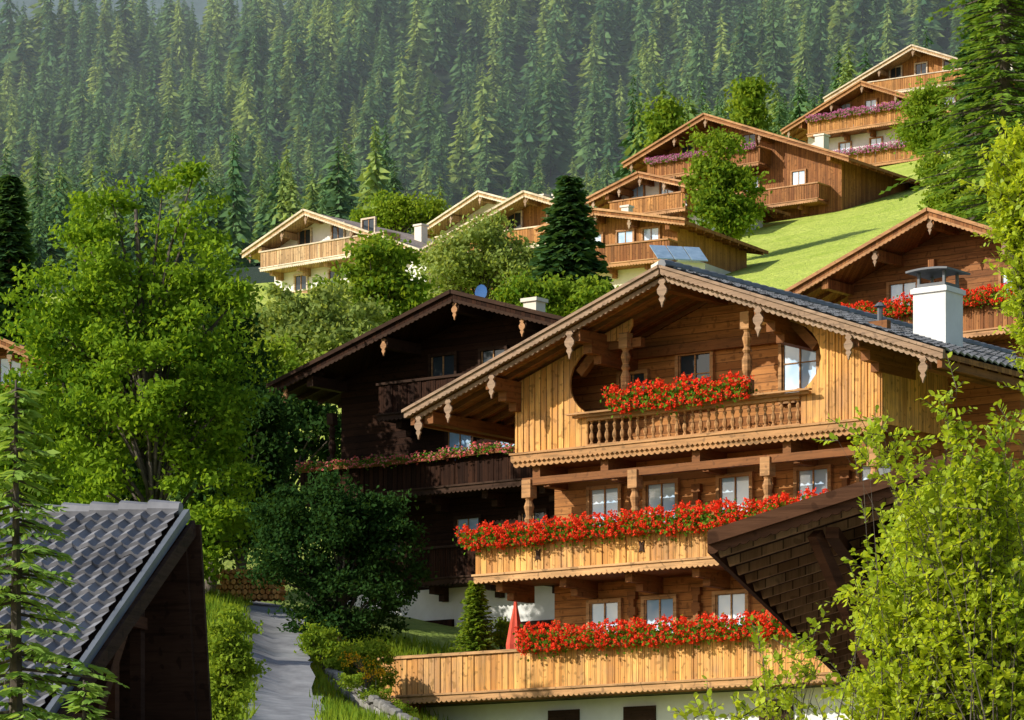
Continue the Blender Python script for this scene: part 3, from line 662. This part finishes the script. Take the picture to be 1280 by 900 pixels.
chalet('big brown timber chalet with side wing and balconies',880,143,215,math.radians(36),5.6,9.6,.38,15,38.5,dict(mred,wall='red',under='redH',trim='redT'),[
 dict(d=3.2,b=(-4.0,3.6,1.3),f='pink',fs=.6,w=(-2,0,2.2),dk=True),dict(d=5.7,b=(-4.4,7.5,1.3),w=(-2,.2,2.4,5.5)),],chim=[(3,8,.9,.3)])
chalet('small pale chalet beside larger brown one',798,216,206,math.radians(36),3.6,4.2,.30,9,36.5,dict(mred,wall='white',rail='org'),[
 dict(d=2.2,b=(-2.2,2.8,1),w=(-1,1)),dict(d=4.4,b=(-2.4,3.2,1),w=(-1,1.2))],base_h=1.5)
chalet('upper brown chalet with purple flowered balconies',1076,102,250,math.radians(36),6.2,6.8,.40,12,50.0,dict(mred,wall='org',base='white',rail='org'),[
 dict(d=3.0,b=(-4.2,5.0,1.3),f='pink',fs=.8,w=(-2,0,2.4)),dict(d=5.6,b=(-4.4,5.3,1.3),f='pink',fs=.8,w=(-2,.4,2.6))],base_h=6.)
chalet('topmost tan chalet with broad pale gable',1140,57,262,math.radians(34),7.0,8.4,.40,12,52.0,dict(mtan,wall='org',base='white',rail='org'),[
 dict(d=3.0,b=(-4.4,6.8,1.3),w=(-2,0,2.2,5),dk=True),dict(d=5.6,b=(-4.4,6.8,1.3),f='pink',fs=.7,w=(-2,0,2.2,5))],chim=[(4.6,6,1.,.3)],base_h=5.5)

# ================= SHEDS =================
S=Thing('tiled_shed',Vector((at(232,645,45).x,45,.3)),math.radians(-75),'dark wooden shed with grey wavy tiled roof','shed')
za=at(232,645,45).z; k=.61
a=MB(); a.ext([(0,za),(-4.5,za-k*4.5),(-4.5,za-k*4.5-.1),(0,za-.12)],0,8,0); a.ext([(.001,za),(.62,za-3.4),(.5,za-3.4),(.001,za-.3)],0,8,0)
rf=S.add(a,'roof',[M['darkT']])
a=MB(); tiles(a,(0,.06,za+.06),(0,1,0),(-1,0,-k),38,21,.208,.25,.036,sm=6,st=.055)
for i in range(21): a.tube((0,.06+i*.37,za+.08),(0,.06+i*.37+.39,za+.095),.09,.12,8)
S.add(a,'roof_tiles',[M['pantile']],rf,label='grey wavy pantiles with ridge caps')
a=MB(); a.beam((0,-.02,za+.03),(-4.6,-.02,za-k*4.6+.03),.07,.11); S.add(a,'verge_flashing',[M['zinc']],rf)
for p_,q_,w_,h_,mm in (((.05,-.09,za-.13),(-4.5,-.09,za-k*4.5-.13),.05,.18,'darkT'),((.08,-.05,za-.1),(.62,-.05,za-3.3),.06,.22,'darkT'),((.45,.4,.3),(.45,.4,za-1.8),.2,.2,'darkT'),((-4.0,.425,2.7),(.5,.425,2.7),.15,.2,'barnT'),((-1.9,.42,2.8),(-.2,.42,za-.4),.12,.16,'barnT'),((-.25,.52,.3),(-.25,.52,za-.5),.14,.14,'darkT'),((-2,.52,.3),(-2,.52,za-1.5),.16,.16,'barnT'),((-1.1,.52,.3),(-1.1,.52,za-1.),.14,.14,'barnT'),((-.2,.46,za-1.3),(-1.6,.46,za-1.3),.1,.14,'barnT')):
    a=MB(); a.beam(p_,q_,w_,h_); S.add(a,'timber_beam',[M[mm]])
for i in range(4): a=MB(); a.beam((-.05-i*1.15,.1,za-.22-i*1.15*k),(-.05-i*1.15,7.8,za-.22-i*1.15*k),.14,.16); S.add(a,'purlin',[M['barnT']],rf)
a=MB(); a.ext([(-4.0,.2),(.3,.2),(.3,za-2.),(.0,za-.25),(-4.0,za-k*4.0-.2)],2.6,7.6); S.add(a,'wall',[M['dark']])
Bg=math.radians(9.4); B=Thing('wooden_barn',Vector((1.81,34,-.6)),Bg,'dark brown wooden barn with deep raftered eaves','barn')
z0=3.83; k=.30
a=MB(); a.ext([(0,z0),(2.2,z0+k*2.2),(4.4,z0),(4.4,z0-.07),(2.2,z0+k*2.2-.07),(0,z0-.07)],0,20,0,[0,1],1); rf=B.add(a,'roof',[M['darkY'],M['roofgrey']])
a=MB()
for s in (0,1):
    P=scal(-.03,2.2,lambda u:z0+k*u+.06,.13,0); a.ext([(4.4-p[0],p[1]) if s else p for p in P],-.06,-.001)
    P=scal(-.03,2.2,lambda u:z0+k*u-.04,.10,.02,.09); a.ext([(4.4-p[0],p[1]) if s else p for p in P],.0,.04)
a.box(-.05,-.001,.05,20,z0-.14,z0+.05)
B.add(a,'bargeboard',[M['barnT']],rf)
a=MB()
for i in range(24):
    v=.3+i*.8; a.beam((.03,v,z0-.12),(2.2,v,z0+k*2.17-.12),.08,.08)
B.add(a,'rafters',[M['tan']],rf)
a=MB(); a.ext([(1.35,-.8),(3.1,-.8),(3.1,z0+.2),(2.2,z0+.45),(1.35,z0+.2)],1.2,19.4)
B.add(a,'wall',[M['darkH']])
a=MB(); a.box(1.0,1.12,.3,19,z0+.0,z0+.1); B.add(a,'purlin',[M['barnT']],rf)
a=MB(); a.beam((1.4,1.1,z0-1.2),(.9,.35,z0+.05),.1,.12);  B.add(a,'brace',[M['barnT']])

# ================= STONE WALL, LOGS =================
W=Thing('stone_wall',Vector((at(408,850,87).x,87,5.4)),0,'low grey fieldstone retaining wall beside the lane','wall')
a=MB(); p0=at(405,834,87.5); p1=at(512,899,80.5); dx=-W.e.location.x; dy=-87
for r_ in range(9):
    f=0
    while f<1:
        ln=R.uniform(.03,.065); q=p0.lerp(p1,f); q1=p0.lerp(p1,min(1,f+ln*.94)); f+=ln; hgt=R.uniform(.17,.24)
        d=(q1-q).normalized(); nn=Vector((-d.y,d.x,0)).normalized()
        if nn.x<0: nn=-nn
        c=(q+q1)/2; c=Vector((c.x+dx,c.y+dy,c.z-.2*r_-.1+R.uniform(-.03,.03)))+nn*(.12+R.uniform(-.05,.05))
        ex=d*((q1-q).length/2); ey=nn*.14; ez=Vector((0,0,hgt/2))
        k0=len(a.v); N=8
        for sl,rr_ in ((-1,.62),(-.55,.98),(.5,1.),(1,.6)):
            for j in range(N):
                t=6.283*(j+.5)/N; cc=math.copysign(abs(math.cos(t))**.6,math.cos(t)); ss=math.copysign(abs(math.sin(t))**.6,math.sin(t)); jr=R.uniform(.88,1.05)
                p=c+ex*sl+ey*cc*rr_*jr+ez*ss*rr_*jr; a.v.append(tuple(p))
        for s3 in range(3):
            for j in range(N): a.f.append((k0+s3*N+j,k0+s3*N+(j+1)%N,k0+(s3+1)*N+(j+1)%N,k0+(s3+1)*N+j)); a.mi.append(0)
        a.f.append(tuple(k0+j for j in reversed(range(N)))); a.mi.append(0); a.f.append(tuple(k0+3*N+j for j in range(N))); a.mi.append(0)
me=a.mesh('stones',[M['stone']],0); o=mkobj('stones',me,W.e); o.location=(0,0,-W.z)
Lg=Thing('firewood_stack',Vector((at(310,745,101).x,101,at(320,750,101).z)),.2,'stack of split firewood logs beside the lane','firewood')
a=MB()
for i in range(11):
    for j in range(6):
        x=-.8+i*.16+(j%2)*.08; z=Lg.z+.08+j*.14; a.tube((x,R.uniform(-.05,.03),z),(x,.6,z),.078*R.uniform(.85,1.05),.078,7)
Lg.add(a,'logs',[M['gold']])

# ================= TREES =================
broadleaf('tall leafy ash tree with bright green crown',195,99,[(132,262,44,50),(105,325,56,52),(236,262,40,56),(240,320,50,45),(85,395,68,55),(165,380,60,65),(250,395,64,70),(185,480,115,75),(70,495,62,55),(90,600,85,60),(272,515,52,60),(250,620,70,70),(170,680,110,55)],M['leafA'],.165,400,160,.50,.24,limbs=70)
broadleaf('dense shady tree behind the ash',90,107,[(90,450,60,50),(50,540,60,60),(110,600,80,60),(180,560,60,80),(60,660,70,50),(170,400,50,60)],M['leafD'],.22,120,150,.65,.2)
broadleaf('added shade tree with dense crown behind the ash',262,105,[(265,370,28,35),(268,440,45,60),(290,500,50,60),(285,600,60,70)],M['leafD'],.2,120,150,.6,.18)  # extra tree hidden by the ash, added to cast shade on the dark farmhouse
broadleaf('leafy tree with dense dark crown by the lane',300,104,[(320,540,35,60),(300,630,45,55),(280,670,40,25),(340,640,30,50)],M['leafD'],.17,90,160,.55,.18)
broadleaf('leafy tree at the lane bend behind the shed',22,84,[(25,600,45,60),(20,520,36,50),(50,660,40,30),(0,560,30,50)],M['leafA'],.15,90,140,.45,.16)
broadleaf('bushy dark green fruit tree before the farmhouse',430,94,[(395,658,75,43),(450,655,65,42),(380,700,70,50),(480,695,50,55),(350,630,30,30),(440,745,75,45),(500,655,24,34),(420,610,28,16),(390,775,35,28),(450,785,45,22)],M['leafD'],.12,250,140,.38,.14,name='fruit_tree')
broadleaf('light green leafy shrub beside the lane',290,64,[(285,790,25,38),(288,850,30,50),(265,880,25,30)],M['leafM'],.09,90,120,.18,.05,name='shrub',cat='shrub')
broadleaf('low green shrub at the stone wall',400,90,[(398,803,22,18),(422,815,24,12)],M['leafM'],.1,50,110,.2,.05,name='shrub',cat='shrub')
broadleaf('yellow flowering garden plants above the stone wall',460,86.6,[(462,840,18,12),(440,824,16,8)],M['yelf'],.05,34,18,.15,.03,name='garden_plant',cat='plant',base=6.4)
broadleaf('garden shrub with green leaves above stone wall',455,87.4,[(465,820,28,16),(438,828,24,14),(470,848,26,14),(420,835,18,10)],M['leafM'],.08,100,100,.18,.03,name='garden_plant',cat='plant',base=6.4)
broadleaf('trailing green plants over the stone wall',470,84,[(440,850,20,8),(470,868,20,8),(500,885,20,8)],M['leafM'],.07,40,60,.15,.02,name='garden_plant',cat='plant',base=5.2)
broadleaf('leafy potted plant on the terrace',628,92.5,[(628,790,12,18)],M['leafM'],.1,16,60,.15,.03,name='potted_plant',cat='plant',base=6.35)
broadleaf('round yellow green tree on the hillside',470,150,[(475,335,45,40),(490,375,38,42),(440,375,40,42)],M['leafM'],.24,90,130,.55,.2)
broadleaf('bushy hillside tree with yellowish leaves',400,147,[(405,400,75,32),(345,405,55,42),(400,440,85,48),(310,430,40,50)],M['leafP'],.24,130,130,.65,.2)
broadleaf('leafy tree filling the slope behind the lane',330,135,[(340,470,50,40),(300,490,50,50),(360,500,40,40)],M['leafM'],.22,80,130,.6,.2)
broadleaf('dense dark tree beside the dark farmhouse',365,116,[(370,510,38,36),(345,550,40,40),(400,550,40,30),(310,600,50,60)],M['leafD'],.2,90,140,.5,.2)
broadleaf('pale green willow like tree between chalets',600,160,[(600,322,50,40),(645,345,45,40),(560,342,38,40),(612,290,26,20)],M['leafP'],.2,140,130,.6,.2)
broadleaf('leafy tree behind the dark farmhouse',680,140,[(670,372,38,26),(650,390,40,22),(735,377,42,26)],M['leafM'],.2,80,120,.5,.15)
broadleaf('round leafy tree in front of timber chalet',903,190,[(900,190,26,30),(890,230,30,32),(925,245,28,34),(900,275,36,22)],M['leafM'],.25,110,110,.62,.2)
broadleaf('bushy green tree between hillside houses',480,226,[(490,262,24,20),(465,280,25,16),(535,268,22,20)],M['leafM'],.25,60,100,.7,.2)
broadleaf('leafy tree beside top chalet',1158,236,[(1160,135,22,30),(1160,165,28,28)],M['leafM'],.25,80,110,.7,.15)
broadleaf('bright green tree on meadow edge',1195,150,[(1190,210,32,30),(1215,250,50,38),(1180,255,22,25),(1250,270,40,30)],M['leafM'],.2,140,110,.5,.15)
for i,(x,y,r_) in enumerate([(830,150,18),(935,125,20)]):
    broadleaf('rounded broadleaf tree at the forest edge',x,300,[(x,y,r_,r_*1.3),(x+8,y+25,r_,r_)],M['leafM'],.45,40,80,.9,.2,group='broadleaf trees at the forest edge')
near_spruce('tall blue green spruce between chalets',712,150,218,66,M['needle'],42,12,14,.6,.28,.65,rag=.33)
near_spruce('dark spruce on the slope',12,150,215,60,M['needle'],40,11,10,.6,.3,.65)
near_spruce('dark slender spruce on the slope',-25,140,260,60,M['needle'],34,9,8,.6,.3)
near_spruce('large green larch at the meadow edge',1256,145,-260,125,M['needleR'],46,10,13,.6,.17,.6,rag=.5,droop=.4)
near_spruce('large green larch beside the meadow',1300,150,-200,95,M['needle'],40,11,10,.6,.26,.6)
near_spruce('slender spruce beside top chalet',1226,225,-60,40,M['needle'],40,10,8,.7,.3,.6)
near_spruce('young light green spruce with drooping branches',20,30,475,165,M['needleL'],30,8,20,.19,.05,.72,base=-.6,droop=.28,rag=.36)
near_spruce('young spruce top with pale needles',105,28,850,90,M['needleL'],22,7,12,.15,.045,.75,base=-.6)
arching('bright yellow green leafy bush with arching branches',1200,28,-.8,[(1188,505,14,36),(1155,565,45,18),(1085,548,42,9),(1248,570,32,50),(1215,640,80,60),(1135,655,50,40),(1235,760,90,100),(1150,780,70,70),(1265,860,55,60),(1090,735,35,30),(1180,885,100,45),(1080,870,50,28)],M['leafY'],420,10,12,.066,.25,.010,spread=.5)
broadleaf('dense yellow green bush beside the barn',1210,29,[(1220,640,72,55),(1160,680,58,58),(1235,770,80,80),(1145,800,65,65),(1210,880,100,45),(1100,870,45,35)],M['leafY'],.06,300,95,.13,.03,name='bush',cat='bush',base=-.8,limbs=60)
arching('sparse leafy branches of a low bush',960,27,-.8,[(900,890,70,12),(990,862,45,24),(1015,805,26,28),(850,893,26,8),(955,825,18,22)],M['leafY'],30,7,9,.062,.2,.010,seed=8)
arching('overhanging branches of a yellow green roadside tree',1350,45,2.5,[(1268,180,16,26),(1258,230,24,24),(1270,290,20,24),(1290,220,30,60)],M['leafY'],100,10,12,.10,.42,.025,name='broadleaf_tree',cat='tree',seed=5,spread=.1)
# ================= FOREST =================
nr=np.random.default_rng(5)
var=[conifer_far(nr.uniform(24,31),nr.uniform(3.8,5.4),28,9,nr) for _ in range(10)]
LT=(2,5,7)
vm=[fast('spruce',v,f,[M['needleG' if i in LT else 'needleF'],M['bark']],mi) for i,(v,f,mi) in enumerate(var)]
pos=[];sc=[]
y=335.
while y<1140:
    k=min(.76,.40+.36*(y-335)/300); hw=.15*y+12; x=-hw+nr.uniform(0,9)
    while x<hw:
        xx=x+nr.uniform(-5.5,5.5)*k; yy=y+nr.uniform(-9,9)*k; px=CX+xx/yy*F
        grove=.5+.5*math.sin(xx*.06+yy*.035+1.3*math.sin(yy*.05))*math.cos(yy*.028-xx*.045)
        if ((y>520) or (px>790) or (y>430 and px<500)) and nr.random()<.96: pos.append((xx,yy)); sc.append(k*(.65+.4*grove)*nr.uniform(.55,1.3))
        x+=7.9*k
    y+=9.2*k
pos=np.array(pos); sc=np.array(sc); o_=np.argsort(pos[:,1]); pos=pos[o_]; sc=sc[o_]; hz=HH(pos[:,0],pos[:,1])
for i in range(300):
    vi=nr.integers(10); o=mkobj('spruce_tree',vm[vi]); s=sc[i]; o.location=(pos[i,0],pos[i,1],hz[i]); o.scale=(s*nr.uniform(.85,1.3),)*2+(s,); o.rotation_euler=(nr.normal(0,.015),nr.normal(0,.015),nr.uniform(0,6.28))
    o['label']='tall dark green spruce on the forested mountainside'; o['category']='tree'; o['group']='spruces of the mountain forest'
VV=[];FF=[];MI=[];b=0
for i in range(300,len(pos)):
    vi=nr.integers(10); v,f,mi=var[vi]; s=sc[i]; t=nr.uniform(0,6.28); c,sn=math.cos(t),math.sin(t); q=s*nr.uniform(.85,1.3)
    w=np.stack([(v[:,0]*c-v[:,1]*sn)*q+pos[i,0],(v[:,0]*sn+v[:,1]*c)*q+pos[i,1],v[:,2]*s+hz[i]],1); VV.append(w);FF.append(f+b);MI.append(mi*2+(1-mi)*(1 if vi in LT else 0));b+=len(v)
mkobj('forest',fast('forest',np.concatenate(VV),np.concatenate(FF),[M['needleF'],M['needleG'],M['bark']],np.concatenate(MI)),kind='stuff')
print('forest trees',len(pos))
a=MB(); a.box(-420,420,400,1650,20,380); g=bpy.data.materials.new('haze'); g.use_nodes=True; nt=g.node_tree; nt.nodes.clear()
vs=nt.nodes.new('ShaderNodeVolumeScatter'); vs.inputs['Color'].default_value=(.78,.93,1,1); vs.inputs['Density'].default_value=.00038; vs.inputs['Anisotropy'].default_value=.0
oo=nt.nodes.new('ShaderNodeOutputMaterial'); nt.links.new(vs.outputs[0],oo.inputs['Volume'])
mkobj('haze',a.mesh('haze',[g]),kind='structure')
# ================= LIGHT, WORLD, CAMERA =================
Sd=Vector((-.84,-.33,.48)).normalized()
l=bpy.data.lights.new('sun','SUN'); l.energy=5; l.angle=math.radians(.5); l.color=(1,.95,.84); lo=bpy.data.objects.new('sun',l); COL.objects.link(lo)
lo.rotation_euler=Sd.to_track_quat('Z','Y').to_euler()
w=bpy.data.worlds.new('World'); SC.world=w; w.use_nodes=True; nt=w.node_tree; sk=nt.nodes.new('ShaderNodeTexSky'); sk.sky_type='NISHITA'; sk.sun_disc=False
sk.sun_elevation=math.asin(Sd.z); sk.sun_rotation=math.atan2(Sd.x,Sd.y)%(2*math.pi)
bg=nt.nodes['Background']; nt.links.new(sk.outputs[0],bg.inputs[0]); bg.inputs[1].default_value=.135
c=bpy.data.cameras.new('camera'); c.sensor_width=36; c.lens=36*F/1280; c.shift_y=(HZ-450)/1280; c.clip_end=9000; c.clip_start=.5
co=bpy.data.objects.new('camera',c); COL.objects.link(co); co.rotation_euler=(math.pi/2,0,0); SC.camera=co
SC.view_settings.view_transform='Standard'; SC.view_settings.look='None'; SC.view_settings.exposure=0
